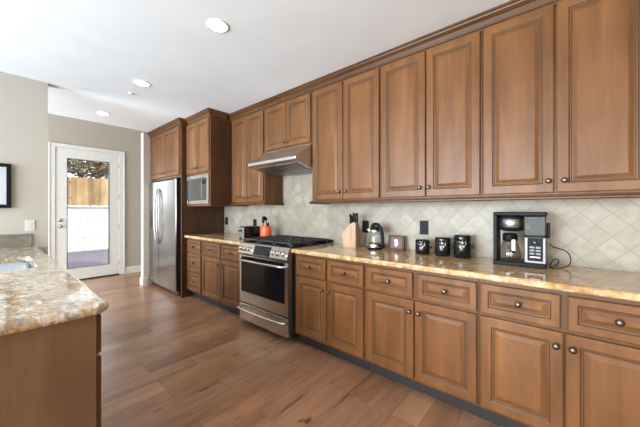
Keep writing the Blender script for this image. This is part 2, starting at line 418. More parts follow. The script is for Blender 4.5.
def window_frame(n, axis, c, a0, a1, z0, z1):
    bm = bmesh.new(); t = .05
    for s in ((a0, a0 + t, z0, z1), (a1 - t, a1, z0, z1), (a0, a1, z0, z0 + t), (a0, a1, z1 - t, z1), ((a0 + a1) / 2 - .02, (a0 + a1) / 2 + .02, z0, z1)):
        if axis == 'y': box(bm, s[0], s[1], c - .03, c + .03, s[2], s[3])
        else: box(bm, c - .03, c + .03, s[0], s[1], s[2], s[3])
    o = struct('window_%d' % n, bm, 'trim')
window_frame(1, 'y', -4.05, -3.95, -2.55, .15, 2.45); window_frame(2, 'y', -4.05, -2.2, -.4, .15, 2.45)
window_frame(4, 'y', -4.05, .3, 2.1, .15, 2.45); window_frame(3, 'y', -2.55, -6.4, -4.5, .3, 2.4)  # first of these two is an unseen window added for its light

BB = [(0, 0), (.015, 0), (.015, .10), (.011, .118), (.006, .13), (0, .13)]
bm = bmesh.new(); sweep(bm, [(END_X, 2.52), (END_X, 1.765)][::-1], BB); struct('baseboard_end', bm, 'trim')
bm = bmesh.new(); sweep(bm, [(-5.54, 2.5), (-5.54, 1.70), (-5.42, 1.70), (-5.42, 1.755)], BB); struct('baseboard_stub', bm, 'trim')
bm = bmesh.new(); sweep(bm, [(END_X, -2.5), (END_X, .64)], BB); struct('baseboard_nook', bm, 'trim')
# door casing
bm = bmesh.new()
for y0, y1, z0, z1 in ((.653, .735, 0, 2.445), (1.668, 1.762, 0, 2.445), (.735, 1.668, 2.385, 2.445)):
    box(bm, END_X, END_X + .018, y0, y1, z0, z1, bev=.004)
for y0, y1, z0, z1 in ((.653, .67, 0, 2.445), (1.745, 1.762, 0, 2.445), (.653, 1.762, 2.428, 2.445)):
    box(bm, END_X + .01, END_X + .027, y0, y1, z0, z1, bev=.003)
struct('trim_1', bm, 'trim')
bm = bmesh.new(); box(bm, END_X - .11, END_X + .02, .735, 1.668, 0, .022); struct('trim_2', bm, 'toe')
# door slab
bm = bmesh.new()
dx0, dx1 = END_X - .035, END_X + .004
gy0, gy1, gz0, gz1 = .893, 1.507, .235, 2.20
for y0, y1, z0, z1 in ((.738, gy0, .025, 2.38), (gy1, 1.664, .025, 2.38), (gy0, gy1, .025, gz0), (gy0, gy1, gz1, 2.38)):
    box(bm, dx0, dx1, y0, y1, z0, z1)
door = struct('door_1', bm, 'trim')
bxo('glass_pane', (END_X - .022, END_X - .016, gy0, gy1, gz0, gz1), 'glass', door)
bm = bmesh.new()
for y0, y1, z0, z1 in ((gy0 - .004, gy0 + .007, gz0, gz1), (gy1 - .007, gy1 + .004, gz0, gz1), (gy0, gy1, gz1 - .007, gz1 + .004), (gy0, gy1, gz0 - .004, gz0 + .004)):
    box(bm, END_X - .02, END_X + .007, y0, y1, z0, z1)
obj('glazing_bead', bm, 'steel_dark', door)
RX = Matrix.Rotation(PI / 2, 4, 'Y')
for z, nm in ((1.0, 'handle'), (1.105, 'deadbolt')):
    bm = bmesh.new(); lathe(bm, [(.034, 0), (.034, .012), (.014, .018), (.012, .04), (.027, .048), (.030, .062), (.018, .074), (0, .076)] if nm == 'handle' else [(.032, 0), (.032, .014), (.024, .022), (.0, .024)], 20, M4=RX)
    obj(nm, bm, 'steel', door, (END_X + .004, .80, z))
for z in (.25, .95, 1.55, 2.15):
    bm = bmesh.new(); box(bm, 0, .012, -.008, .008, -.05, .05, bev=.002); obj('hinge', bm, 'steel', door, (END_X + .004, 1.666, z))

# ------------------------------------------------------------------ outdoors
bm = bmesh.new(); box(bm, -18, END_X - .1, -8, 9, -.15, -.02); struct('patio', bm, 'patio')
gw = bmesh.new(); box(gw, -12.2, -11.55, -4, 7, -.1, 1.37); box(gw, -12.22, -11.50, -4, 7, 1.37, 1.43)
o = obj('garden_wall', gw, 'stone'); tag(o, 'white stone garden wall below the wooden fence outside the glass door', 'garden wall')
fc = thing('wooden_fence', 'tall golden wooden board fence above the white stone wall outdoors', 'fence', (-12.0, 1.6, 1.43))
for i in range(26):
    y = -1.9 + i * .152; hgt = .93 + random.uniform(-.02, .02)
    bm = bmesh.new(); prism(bm, [(y, 0), (y + .149, 0), (y + .149, hgt - .02), (y + .12, hgt), (y + .03, hgt), (y, hgt - .02)], 'x', -.01, .012)
    obj('board', bm, 'fence', fc, (random.uniform(-.012, .012), 0, 0))
for z in (.2, .7):
    bm = bmesh.new(); box(bm, -.06, -.015, -1.95, 2.1, z, z + .08); obj('rail', bm, 'fence', fc)
tr = thing('tree', 'rust and olive leaved tree hanging above the wooden fence', 'tree', (-14.2, 1.2, 0))
bm = bmesh.new(); tube(bm, [(0, 0, 0), (.05, -.1, 1.5), (0, .1, 2.8), (.1, .2, 4.2)], [.16, .13, .1, .05])
for k in range(9):
    a = random.uniform(0, 2 * PI); z = random.uniform(2.5, 3.8)
    tube(bm, [(0, .1, z), (.6 * math.cos(a), .1 + .7 * math.sin(a), z + .25), (1.1 * math.cos(a), .1 + 1.5 * math.sin(a), z + .05)], [.05, .03, .012], 6)
obj('trunk', bm, 'bark', tr)
bm = bmesh.new()
for k in range(7500):
    # crown: ragged underside that hangs lower on the left (small y)
    y = random.uniform(-1.9, 2.1); x = random.gauss(0, .55)
    low = 2.62 + .16 * math.sin(y * 3.1) + .10 * math.sin(y * 9 + 1) + max(0, y - .6) * .12
    z = low - (.18 if random.random() < .25 else 0) + abs(random.gauss(0, .6)); s = random.uniform(.05, .11)
    q = Matrix.Rotation(random.uniform(0, 6.3), 4, 'Z') @ Matrix.Rotation(random.uniform(-1.2, 1.2), 4, 'X')
    vs = [bm.verts.new(Vector((x, y, z)) + q @ Vector(c)) for c in ((-s, 0, 0), (0, s * .5, .01), (s, 0, 0), (0, -s * .5, .01))]
    bm.faces.new(vs).material_index = 0 if random.random() < .6 else 1
obj('foliage', bm, ['leaf1', 'leaf2'], tr)

# ------------------------------------------------------------------ cabinet doors, drawers, knobs
knob_me = None
def knob(parent, loc):
    global knob_me
    if knob_me is None:
        bm = bmesh.new(); lathe(bm, [(.008, 0), (.0055, .006), (.0055, .012), (.0135, .017), (.016, .022), (.0145, .028), (.008, .032), (0, .033)], 16, M4=Matrix.Rotation(PI / 2, 4, 'X'))
        o = obj('knob', bm, 'knob', parent, loc); knob_me = o.data; return o
    o = bpy.data.objects.new('knob', knob_me); C.objects.link(o); o.location = loc; o.parent = parent; return o

def panel_front(bm, w, h, fr=.056, t=.02):
    """raised panel front: local x 0..w, z 0..h, back y=0, front y=-t"""
    prof = [(0, 0, 0), (0, t - .004, 0), (.003, t - .001, 0), (.006, t, 0), (fr - .004, t, 0), (fr, t - .002, 1), (fr + .003, t - .007, 1), (fr + .008, t - .0075, 0), (fr + .012, t - .011, 1), (fr + .016, t - .011, 1), (fr + .034, t - .003, 0), (fr + .037, t - .002, 0)]
    if min(w, h) < 2 * fr + .09:
        prof = prof[:10] + [(fr + .022, t - .004, 0), (fr + .024, t - .003, 0)]
    rings = []
    for d, y, _ in prof:
        rings.append([bm.verts.new(c) for c in ((d, -y, d), (w - d, -y, d), (w - d, -y, h - d), (d, -y, h - d))])
    for i in range(len(rings) - 1):
        for k in range(4):
            f = bm.faces.new((rings[i][k], rings[i][(k + 1) % 4], rings[i + 1][(k + 1) % 4], rings[i + 1][k])); f.material_index = prof[i + 1][2]
    bm.faces.new(rings[-1]); bm.faces.new(list(reversed(rings[0])))

def front(name, parent, x0, x1, z0, z1, y, knob_at, fr=.056):
    """x0..z1 in the parent's local frame; knob_at = (x, z) in the same frame"""
    bm = bmesh.new(); panel_front(bm, x1 - x0, z1 - z0, fr)
    o = obj(name, bm, ['wood', 'glaze'], parent, (x0, y, z0))
    if knob_at: knob(o, (knob_at[0] - x0, -.018, knob_at[1] - z0))
    return o

def base_cabinet(label, x0, x1, fronts):
    r = thing('base_cabinet', label, 'base cabinet', (x0, BASE_F, 0), group='base cabinets along the tiled wall')
    W = x1 - x0; D = WALL_Y - BASE_F - .002
    bm = bmesh.new(); box(bm, 0, W, 0, D, .105, .874, bev=.001); obj('carcass', bm, 'face', r)
    bm = bmesh.new(); box(bm, 0, W, .065, D, 0, .105); obj('toe_kick', bm, 'toe', r)
    for kind, a, b, z0, z1, k in fronts:
        fr = .056 if kind == 'door' else (.040 if z1 - z0 < .2 else .045)
        front(kind, r, a - x0, b - x0, z0, z1, -.001, (k[0] - x0, k[1]), fr)
    return r

DZ0, DZ1, RZ0, RZ1 = .125, .658, .676, .848
base_cabinet('oak-brown base cabinet directly right of the range, its two doors meeting below two drawers', -1.955, -1.170, [
    ('drawer', -1.925, -1.570, RZ0, RZ1, (-1.754, .765)), ('drawer', -1.545, -1.188, RZ0, RZ1, (-1.365, .765)),
    ('door', -1.925, -1.560, DZ0, DZ1, (-1.594, .583)), ('door', -1.552, -1.188, DZ0, DZ1, (-1.524, .583))])
base_cabinet('brown base cabinet under the canisters, middle one right of the range', -1.168, -.391, [
    ('drawer', -1.160, -.795, RZ0, RZ1, (-.97, .765)), ('drawer', -.760, -.400, RZ0, RZ1, (-.579, .765)),
    ('door', -1.160, -.786, DZ0, DZ1, (-.812, .584)), ('door', -.778, -.400, DZ0, DZ1, (-.748, .584))])
base_cabinet('brown base cabinet under the coffee maker, at the right edge of the picture', -.389, .392, [
    ('drawer', -.378, -.018, RZ0, RZ1, (-.194, .767)), ('drawer', .010, .378, RZ0, RZ1, (.189, .767)),
    ('door', -.378, -.006, DZ0, DZ1, (-.035, .59)), ('door', .002, .378, DZ0, DZ1, (.029, .59))])
base_cabinet('narrow base cabinet of three stacked drawers beside the refrigerator panel', -4.225, -3.785, [
    ('drawer', -4.205, -3.805, RZ0, RZ1, (-4.0, .765)), ('drawer', -4.205, -3.805, .405, .658, (-4.0, .53)),
    ('drawer', -4.205, -3.805, .125, .388, (-4.0, .26))])
base_cabinet('brown two-door base cabinet under the toaster, directly left of the range', -3.783, -2.800, [
    ('drawer', -3.765, -3.300, RZ0, RZ1, (-3.53, .765)), ('drawer', -3.265, -2.820, RZ0, RZ1, (-3.05, .765)),
    ('door', -3.765, -3.287, DZ0, DZ1, (-3.33, .59)), ('door', -3.277, -2.820, DZ0, DZ1, (-3.235, .59))])

def worktop(label, x0, x1, m='granite'):
    bm = bmesh.new(); box(bm, x0, x1, 1.855, WALL_Y - .014, .876, .914, bev=.012, seg=3)
    return tag(obj('worktop', bm, m), label, 'worktop')
worktop('polished gold granite worktop running right of the range under the coffee maker', -1.968, .41)
worktop('short gold granite worktop left of the range under the toaster', -4.226, -2.792)

# backsplash (continuous tiled wall face)
bm = bmesh.new(); box(bm, -4.23, 3.0, WALL_Y - .012, WALL_Y, .874, 1.99); struct('wall_tile', bm, 'tile')

# ------------------------------------------------------------------ upper cabinets
def upper(label, x0, x1, z0, z1, fronts, yf=UP_F, name='wall_cabinet', crown=None, depth=None, group='wall cabinets under the ceiling'):
    r = thing(name, label, 'wall cabinet', (x0, yf, z0), group=group)
    W = x1 - x0; D = WALL_Y - yf - .014
    bm = bmesh.new(); box(bm, 0, W, 0, D, 0, z1 - z0, bev=.001); obj('carcass', bm, 'face', r)
    for a, b, c, d, k in fronts:
        front('door', r, a - x0, b - x0, c - z0, d - z0, -.001, (k[0] - x0, k[1] - z0))
    return r
UZ0, UZ1, UT = 1.385, 2.512, 2.56
KZ = 1.455
upper('tall two-door wall cabinet above the knife block, next to the hood', -2.010, -1.208, 1.375, UT, [
    (-1.992, -1.606, UZ0, UZ1, (-1.64, KZ)), (-1.598, -1.218, UZ0, UZ1, (-1.565, KZ))])
upper('tall two-door wall cabinet above the three black canisters', -1.206, -.432, 1.375, UT, [
    (-1.198, -.818, UZ0, UZ1, (-.858, KZ)), (-.810, -.442, UZ0, UZ1, (-.79, KZ))])
upper('tall two-door wall cabinet above the coffee maker, at the right edge', -.430, .355, 1.375, UT, [
    (-.422, -.050, UZ0, UZ1, (-.075, KZ)), (-.038, .345, UZ0, UZ1, (-.002, KZ))])
upper('tall narrow two-door wall cabinet above the toaster, left of the hood', -3.523, -2.800, 1.375, UT, [
    (-3.505, -3.165, UZ0, UZ1, (-3.195, 1.44)), (-3.157, -2.815, UZ0, UZ1, (-3.12, 1.44))])
upper('short two-door wall cabinet mounted above the range hood', -2.798, -2.012, 1.978, UT, [
    (-2.775, -2.405, 2.0, UZ1, (-2.425, 2.05)), (-2.397, -2.025, 2.0, UZ1, (-2.36, 2.05))])

CROWN = [(0, 0), (.010, 0), (.012, .014), (.020, .018), (.022, .03), (.034, .052), (.055, .070), (.058, .078), (.068, .080), (.068, .094), (0, .094)]
def crown(label, path, z=CEIL - .096, parent=None):
    bm = bmesh.new(); sweep(bm, path, [(p, z + q) for p, q in CROWN])
    o = obj('crown_molding', bm, 'crown', parent)
    if parent is None: tag(o, label, 'molding')
    return o
crown('long stained wood crown molding along the top of the wall cabinets', [(-3.528, UP_F - .003), (.355, UP_F - .003)])
RAIL = [(0, 0), (.016, 0), (.022, .006), (.022, .014), (.014, .022), (.012, .030), (0, .030)]
def lrail(label, path, z):
    bm = bmesh.new(); sweep(bm, path, [(p, z + q) for p, q in RAIL]); 
    # flat strip behind the molded edge
    return tag(obj('light_rail', bm, 'crown'), label, 'molding', 'light rails under the wall cabinets')
lrail('wood light rail under the wall cabinets right of the hood', [(-2.012, 2.50), (-2.012, UP_F - .004), (.355, UP_F - .004)], 1.344)
lrail('wood light rail under the wall cabinet above the toaster', [(-3.528, UP_F - .004), (-2.798, UP_F - .004), (-2.798, 2.50)], 1.344)

# microwave cabinet
mc = upper('deep two-door wall cabinet holding the built-in microwave', -4.226, -3.545, 1.335, 2.56, [
    (-4.205, -3.905, 1.80, UZ1, (-3.935, 1.865)), (-3.897, -3.565, 1.80, UZ1, (-3.865, 1.865))], yf=1.90, name='microwave_cabinet', group=None)
bm = bmesh.new(); sweep(bm, [(.072, -.002), (.681, -.002), (.681, .22)], [(p, CEIL - .096 - 1.335 + q) for p, q in CROWN]); obj('crown_molding', bm, 'crown', mc)
bm = bmesh.new(); box(bm, .681, .686, 0, .60, 0, 1.16); obj('side_panel', bm, 'wood_shaded', mc)
mw = thing('microwave', 'built-in stainless steel microwave in the deep cabinet beside the refrigerator', 'microwave', (-4.20, 1.895, 1.365))
W, H = .635, .40
bm = bmesh.new()
for a in ((0, .045, 0, H), (W - .05, W, 0, H), (.045, W - .05, 0, .05), (.045, W - .05, H - .05, H)): box(bm, a[0], a[1], -.018, 0, a[2], a[3], bev=.002)
obj('trim_frame', bm, 'steel', mw)
bxo('door', (.05, .47, -.024, -.004, .055, H - .055), 'mw_glass', mw, .004)
bxo('control_panel', (.475, W - .055, -.022, -.004, .055, H - .055), 'mw_glass', mw, .003)
bxo('display', (.485, W - .065, -.0235, -.0215, .27, .32), 'lcd', mw)

# refrigerator surround
fcab = upper('two-door wall cabinet above the stainless refrigerator', -5.417, -4.26, 1.765, 2.56, [
    (-5.40, -4.845, 1.80, UZ1, (-4.88, 1.865)), (-4.837, -4.28, 1.80, UZ1, (-4.80, 1.865))], yf=1.82, name='refrigerator_cabinet', group=None)
bm = bmesh.new(); sweep(bm, [(.0, -.002), (1.189, -.002), (1.189, .072)], [(p, CEIL - .096 - 1.765 + q) for p, q in CROWN]); obj('crown_molding', bm, 'crown', fcab)
o = bxo('tall_end_panel', (-4.258, -4.230, 1.822, WALL_Y - .014, 0, 2.50), 'wood_shaded'); tag(o, 'shaded tall wood end panel between the refrigerator and the drawer stack', 'cabinet panel')

fr = thing('refrigerator', 'tall stainless steel side-by-side refrigerator near the back door', 'refrigerator', (-5.403, 1.86, 0))
W = 1.068
bm = bmesh.new(); box(bm, 0, W, 0, .62, .04, 1.70, bev=.004); obj('body', bm, 'steel_dark', fr)
split = .42
for nm, a, b in (('freezer_door', 0, split - .003), ('door', split + .003, W)):
    bm = bmesh.new(); prism(bm, [(a, 0), (a, -.07), (a + .006, -.078), ((a + b) / 2, -.081), (b - .006, -.078), (b, -.07), (b, 0)], 'z', .075, 1.735)
    d = obj(nm, bm, 'fridge', fr)
    hx = split - .035 if nm == 'freezer_door' else split + .035
    bm = bmesh.new(); s = -1 if nm == 'freezer_door' else 1
    tube(bm, [(hx, -.075, .74)] + bez((hx, -.098, .76), (hx + s * .03, -.135, 1.0), (hx + s * .03, -.135, 1.38), (hx, -.098, 1.60), 12) + [(hx, -.075, 1.62)], .012, 10)
    obj('handle', bm, 'steel', d)
    if nm == 'freezer_door':
        bm = bmesh.new(); box(bm, .08, .26, -.083, -.07, .98, 1.26, bev=.006); obj('ice_dispenser', bm, 'steel_dark', d)
bxo('hinge_cover', (W - .13, W - .01, -.06, .06, 1.735, 1.755), 'steel_dark', fr, .004)
bxo('hinge_cover', (.01, .13, -.06, .06, 1.735, 1.755), 'steel_dark', fr, .004)
bxo('kick_grille', (.01, W - .01, -.035, .0, .015, .07), 'steel_dark', fr, .004)
for x in (.06, W - .06):
    bm = bmesh.new(); lathe(bm, [(.025, 0), (.025, .03), (.018, .045)], 12); obj('foot', bm, 'steel_dark', fr, (x, -.01, 0))

# ------------------------------------------------------------------ range hood
hd = thing('range_hood', 'stainless steel under-cabinet range hood above the gas range', 'range hood', (-2.79, 2.50, 1.72))
W = .785
bm = bmesh.new()
# side profile (y, z) local: y=0 at the wall
prism(bm, [(0, 0), (-.31, 0), (-.50, .052), (-.535, .068), (-.535, .098), (-.325, .240), (-.315, .256), (0, .256)], 'x', 0, W)
obj('canopy', bm, 'steel_hood', hd)
bm = bmesh.new(); box(bm, .0, W, -.542, -.530, .066, .098, bev=.003); obj('front_lip', bm, 'steel_hood', hd)
for x in (.06, .41):
    bm = bmesh.new(); prism(bm, [(-.05, -.005), (-.31, -.005), (-.48, .041), (-.48, .050), (-.31, .004), (-.05, .004)], 'x', x, x + .31); obj('filter', bm, 'steel_mid', hd)

# ------------------------------------------------------------------ gas range
rg = thing('gas_range', 'stainless steel gas range with black oven window and cast-iron grates', 'range', (-2.783, 1.84, 0))
W = .80; D = WALL_Y - 1.84 - .02
bm = bmesh.new(); box(bm, .004, W - .004, .05, D, .045, .895, bev=.003); obj('body', bm, 'steel_dark', rg)
# oven door
bm = bmesh.new()
wx0, wx1, wz0, wz1 = .032, W - .048, .378, .772
for a in ((0, wx0, .262, .782), (wx1, W, .262, .782), (wx0, wx1, .262, wz0), (wx0, wx1, wz1, .782)): box(bm, a[0], a[1], -.0, .048, a[2], a[3])
od = obj('oven_door', bm, 'steel', rg)
bxo('oven_window', (wx0, wx1, -.002, .03, wz0, wz1), 'glass_dark', od, .002)
bm = bmesh.new(); tube(bm, [(.035, 0, .735), (.035, -.03, .737)] + bez((.05, -.05, .738), (.25, -.075, .742), (W - .25, -.075, .742), (W - .05, -.05, .738), 12) + [(W - .035, -.03, .737), (W - .035, 0, .735)], .013, 10)
obj('handle', bm, 'steel', od)
# storage drawer
bm = bmesh.new(); box(bm, 0, W, 0, .048, .062, .246, bev=.004); dr = obj('storage_drawer', bm, 'steel', rg)
bm = bmesh.new(); tube(bm, [(.02, 0, .205), (.02, -.03, .207)] + bez((.04, -.048, .206), (.25, -.066, .200), (W - .25, -.066, .200), (W - .04, -.048, .206), 12) + [(W - .02, -.03, .207), (W - .02, 0, .205)], .013, 10)
obj('handle', bm, 'steel', dr)
# control panel, leaning back
bm = bmesh.new(); prism(bm, [(-.012, .795), (-.022, .81), (.012, .905), (.025, .917), (.09, .917), (.09, .795)], 'x', 0, W); cp = obj('control_panel', bm, 'steel', rg)
nrm = Vector((0, -.095, .034)).normalized(); tilt = math.atan2(.034, .095)
bm = bmesh.new(); prism(bm, [(-.0235, .812), (-.0205, .812), (.0125, .904), (.0095, .905)], 'x', .275, .545); obj('display', bm, 'lcd', cp)
for x in (.045, .115, .190, .585, .665, .745):
    bm = bmesh.new(); lathe(bm, [(.027, 0), (.027, .006), (.021, .008), (.019, .030), (.015, .033), (0, .033)], 18, M4=Matrix.Rotation(PI / 2 - tilt, 4, 'X')); box(bm, -.0035, .0035, -.04, -.030, .0 - .006, .028)
    obj('knob', bm, 'steel', cp, (x, -.006, .857))
bm = bmesh.new(); box(bm, -.012, W + .012, .045, D - .003, .916, .924, bev=.002); ck = obj('cooktop', bm, 'blackgloss', rg)
for x, y, r in ((.16, .20, .05), (.16, .46, .04), (.40, .33, .055), (.64, .20, .045), (.64, .46, .05)):
    bm = bmesh.new(); lathe(bm, [(r + .012, .924), (r + .012, .932), (r, .934), (r, .942), (r - .01, .946), (0, .946)], 20); obj('burner', bm, 'iron', ck, (x, y, 0))
for gx in (.012, .276, .540):
    bm = bmesh.new(); gw_, y0, y1 = .248, .055, D - .05; z0, z1 = .948, .962; t = .007
    for a in ((gx, gx + t, y0, y1), (gx + gw_ - t, gx + gw_, y0, y1), (gx, gx + gw_, y0, y0 + t), (gx, gx + gw_, y1 - t, y1), (gx, gx + gw_, (y0 + y1) / 2 - t / 2, (y0 + y1) / 2 + t / 2),
              (gx + gw_ / 2 - t / 2, gx + gw_ / 2 + t / 2, y0, y1), (gx + .06, gx + .06 + t, y0, y1), (gx + gw_ - .06 - t, gx + gw_ - .06, y0, y1), (gx, gx + gw_, y0 + .13, y0 + .13 + t), (gx, gx + gw_, y1 - .14, y1 - .14 + t)):
        box(bm, a[0], a[1], a[2], a[3], z0, z1)
    for fx in (gx, gx + gw_ - .014):
        for fy in (y0, y1 - .014, (y0 + y1) / 2 - .007): box(bm, fx, fx + .014, fy, fy + .014, .924, .95)
    obj('grate', bm, 'iron', rg)
bm = bmesh.new(); box(bm, -.012, W + .03, D - .045, D - .002, .924, .950, bev=.004); obj('rear_trim', bm, 'black', rg)

# ------------------------------------------------------------------ peninsula
def rrect(x0, x1, y0, y1, r, n=8, which=(1, 1, 1, 1)):
    pts = []
    for (cx, cy, a0, on) in ((x1 - r, y1 - r, 0, which[0]), (x0 + r, y1 - r, PI / 2, which[1]), (x0 + r, y0 + r, PI, which[2]), (x1 - r, y0 + r, 3 * PI / 2, which[3])):
        if on and r > 0:
            for i in range(n + 1): a = a0 + PI / 2 * i / n; pts.append((cx + r * math.cos(a), cy + r * math.sin(a)))
        else:
            pts.append((cx + r * (1 if a0 in (0, 3 * PI / 2) else -1), cy + r * (1 if a0 in (0, PI / 2) else -1)))
    return pts
PX0, PX1, PY0, PY1 = LW_X + .003, -1.352, -.75, .318
SX0, SX1, SY0, SY1 = -3.25, -2.55, -.24, .205
bm = bmesh.new(); prof = []
for i in range(7):
    a = -PI / 2 + PI * i / 6; prof.append((.019 - .019 * math.cos(a), .895 + .019 * math.sin(a)))
rings = []
for d, z in prof:
    pts = rrect(PX0, PX1 - d, PY0 + d, PY1 - d, .07 - d, 8, (1, 0, 0, 1)); rings.append([bm.verts.new((x, y, z)) for x, y in pts])
for A, B in zip(rings, rings[1:]):
    for k in range(len(A)): bm.faces.new((A[k], A[(k + 1) % len(A)], B[(k + 1) % len(A)], B[k])).smooth = True
hole = rrect(SX0, SX1, SY0, SY1, .05, 6)
hr = {}
for key, z in (('t', .914), ('b', .876)):
    hr[key] = [bm.verts.new((x, y, z)) for x, y in hole]
    outer = rings[-1] if key == 't' else rings[0]
    es = []
    for loop in (outer, hr[key]):
        for k in range(len(loop)):
            e = bm.edges.get((loop[k], loop[(k + 1) % len(loop)])) or bm.edges.new((loop[k], loop[(k + 1) % len(loop)])); es.append(e)
    bmesh.ops.triangle_fill(bm, use_beauty=True, use_dissolve=False, edges=es)
for k in range(len(hole)): bm.faces.new((hr['t'][k], hr['t'][(k + 1) % len(hole)], hr['b'][(k + 1) % len(hole)], hr['b'][k]))
tag(obj('peninsula_worktop', bm, 'granite2'), 'pale mottled granite worktop with rounded corner around the sink, lower left', 'worktop')

pc = thing('peninsula_cabinet', 'brown wooden cabinet block carrying the sink worktop at lower left', 'cabinet', (LW_X + .003, -.55, 0))
L = (-1.378) - (LW_X + .003)
bm = bmesh.new()
# open topped carcass so the sink bowls hang inside
box(bm, 0, L - .02, 0, .02, .105, .874); box(bm, 0, L - .02, .80, .82, .105, .874); box(bm, 0, .02, .02, .80, .105, .874); box(bm, 0, L - .02, .0, .75, .0, .105)
obj('carcass', bm, 'face', pc)
bm = bmesh.new(); box(bm, L - .02, L, 0, .82, 0, .875, bev=.0015); obj('end_panel', bm, 'wood_side', pc)
# fronts on the far side (facing +y)
def back_front(name, x0, x1, z0, z1, kx, kz):
    bm = bmesh.new(); panel_front(bm, x1 - x0, z1 - z0, .056 if z1 - z0 > .2 else .035)
    o = obj(name, bm, ['wood', 'glaze'], pc, (x1, .821, z0), (0, 0, PI)); knob(o, (x1 - kx, -.018, kz - z0))
xx = L - .018
for k in range(5):
    a = xx - .50
    back_front('drawer', a + .004, xx - .004, .715, .865, (a + xx) / 2, .785); back_front('door', a + .004, xx - .004, .12, .700, a + .05, .64)
    xx = a

sk = thing('sink', 'double-bowl stainless steel undermount sink set in the pale granite', 'sink', (SX0, SY0, .876))
def bowl(x0, x1):
    bm = bmesh.new(); y0, y1 = 0.0, SY1 - SY0
    lv = [(0, -.001, .05), (.004, -.15, .05), (.03, -.175, .04), (.10, -.18, .02)]
    rs = []
    for d, z, r in lv: rs.append([bm.verts.new((x, y, z)) for x, y in rrect(x0 + d, x1 - d, y0 + d, y1 - d, r, 5)])
    for A, B in zip(rs, rs[1:]):
        for k in range(len(A)): bm.faces.new((A[k], A[(k + 1) % len(A)], B[(k + 1) % len(A)], B[k])).smooth = True
    bm.faces.new(rs[-1])
    o = obj('bowl', bm, 'tray', sk)
    sd = o.modifiers.new('thickness', 'SOLIDIFY'); sd.thickness = -.002
    bm = bmesh.new(); lathe(bm, [(.04, -.182), (.042, -.177), (.03, -.176), (.025, -.181), (0, -.181)], 16); obj('drain', bm, 'steel', o, ((x0 + x1) / 2, (y0 + y1) / 2, .0))
bowl(0, .435); bowl(.455, SX1 - SX0)
bm = bmesh.new(); box(bm, .434, .456, .01, SY1 - SY0 - .01, -.03, -.006, bev=.004); obj('divider', bm, 'tray', sk)

# low tiled splash on the left wall
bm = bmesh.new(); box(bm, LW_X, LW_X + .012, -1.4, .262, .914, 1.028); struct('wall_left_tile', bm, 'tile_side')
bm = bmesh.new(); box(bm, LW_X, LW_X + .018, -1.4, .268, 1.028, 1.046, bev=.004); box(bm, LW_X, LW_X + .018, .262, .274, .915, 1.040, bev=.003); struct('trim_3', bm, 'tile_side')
bm = bmesh.new(); box(bm, 0, .006, -.034, .034, -.056, .056, bev=.002); box(bm, .004, .008, -.014, .014, -.03, .03, bev=.001); o = obj('switch_plate', bm, 'plate', None, (LW_X, .262, 1.125)); 
tag(o, 'white wall plate on the left wall above the low tile splash', 'switch plate')
# framed picture on left wall
pf = thing('picture_frame', 'black framed picture on the left wall, cut by the picture edge', 'picture', (LW_X + .002, .134, 1.30))
bm = bmesh.new(); FW, FH, t = .56, .425, .032
for a in ((-FW, 0, 0, t), (-FW, 0, FH - t, FH), (-FW, -FW + t, t, FH - t), (-t, 0, t, FH - t)): box(bm, 0, .028, a[0], a[1], a[2], a[3], bev=.003)
obj('frame', bm, 'black', pf); bxo('mat', (0, .012, -FW + t, -t, t, FH - t), 'paper', pf); bxo('print', (.012, .013, -FW + .13, -.13, .12, FH - .12), 'photo', pf)

# ------------------------------------------------------------------ outlets on the tile
def outlet(x, z, label):
    r = thing('wall_outlet', label, 'outlet', (x, WALL_Y - .012, z), group='dark outlets on the tile')
    bm = bmesh.new(); box(bm, -.038, .038, -.006, 0, -.062, .062, bev=.002); obj('plate', bm, 'outlet', r)
    for dz in (-.027, .027):
        bm = bmesh.new(); box(bm, -.017, .017, -.0085, -.005, dz - .017, dz + .017, bev=.002); obj('socket', bm, 'black', r)
outlet(-4.16, 1.105, 'dark outlet on the tile at the far left, beside the tall end panel')
outlet(-3.405, 1.085, 'dark outlet on the tile just behind the toaster')
outlet(-1.545, 1.112, 'dark outlet between the knife block and the kettle')
outlet(-.945, 1.125, 'dark outlet above the smallest canister')

# ------------------------------------------------------------------ ceiling lights
def lamp(x, y):
    light('downlight_lamp', 'SPOT', (x, y, CEIL - .03), (0, 0, -1), 9, (1, .86, .68), spot_size=math.radians(125), spot_blend=.8, shadow_soft_size=.06)
lamp(-.43, 1.07)  # unseen lamp added past the end of the row, without a fixture
def downlight(x, y, label):
    lamp(x, y)
    r = thing('recessed_light', label, 'ceiling light', (x, y, CEIL), group='recessed ceiling lights')
    bm = bmesh.new(); lathe(bm, [(.061, -.004), (.063, -.007), (.076, -.005), (.078, 0), (.060, -.0005)], 32, cap=False); obj('trim_ring', bm, 'trim', r)
    bm = bmesh.new(); lathe(bm, [(0, -.0055), (.062, -.005), (.062, -.002), (0, -.002)], 32, cap=False); obj('lens', bm, 'lens', r)
downlight(-1.881, 1.065, 'round lit ceiling downlight closest to the camera, largest of the three')
downlight(-3.33, 1.031, 'round lit ceiling downlight in the middle of the row of three')
downlight(-4.773, 1.006, 'round lit ceiling downlight farthest away, above the back door end')
bm = bmesh.new(); lathe(bm, [(.03, 0), (.03, -.008), (.022, -.014), (0, -.016)], 20); o = obj('fire_sprinkler', bm, 'trim', None, (-3.711, 1.04, CEIL)); tag(o, 'small round white sprinkler cover on the ceiling near the middle downlight', 'sprinkler')

# ------------------------------------------------------------------ items on the worktops
Z = .914
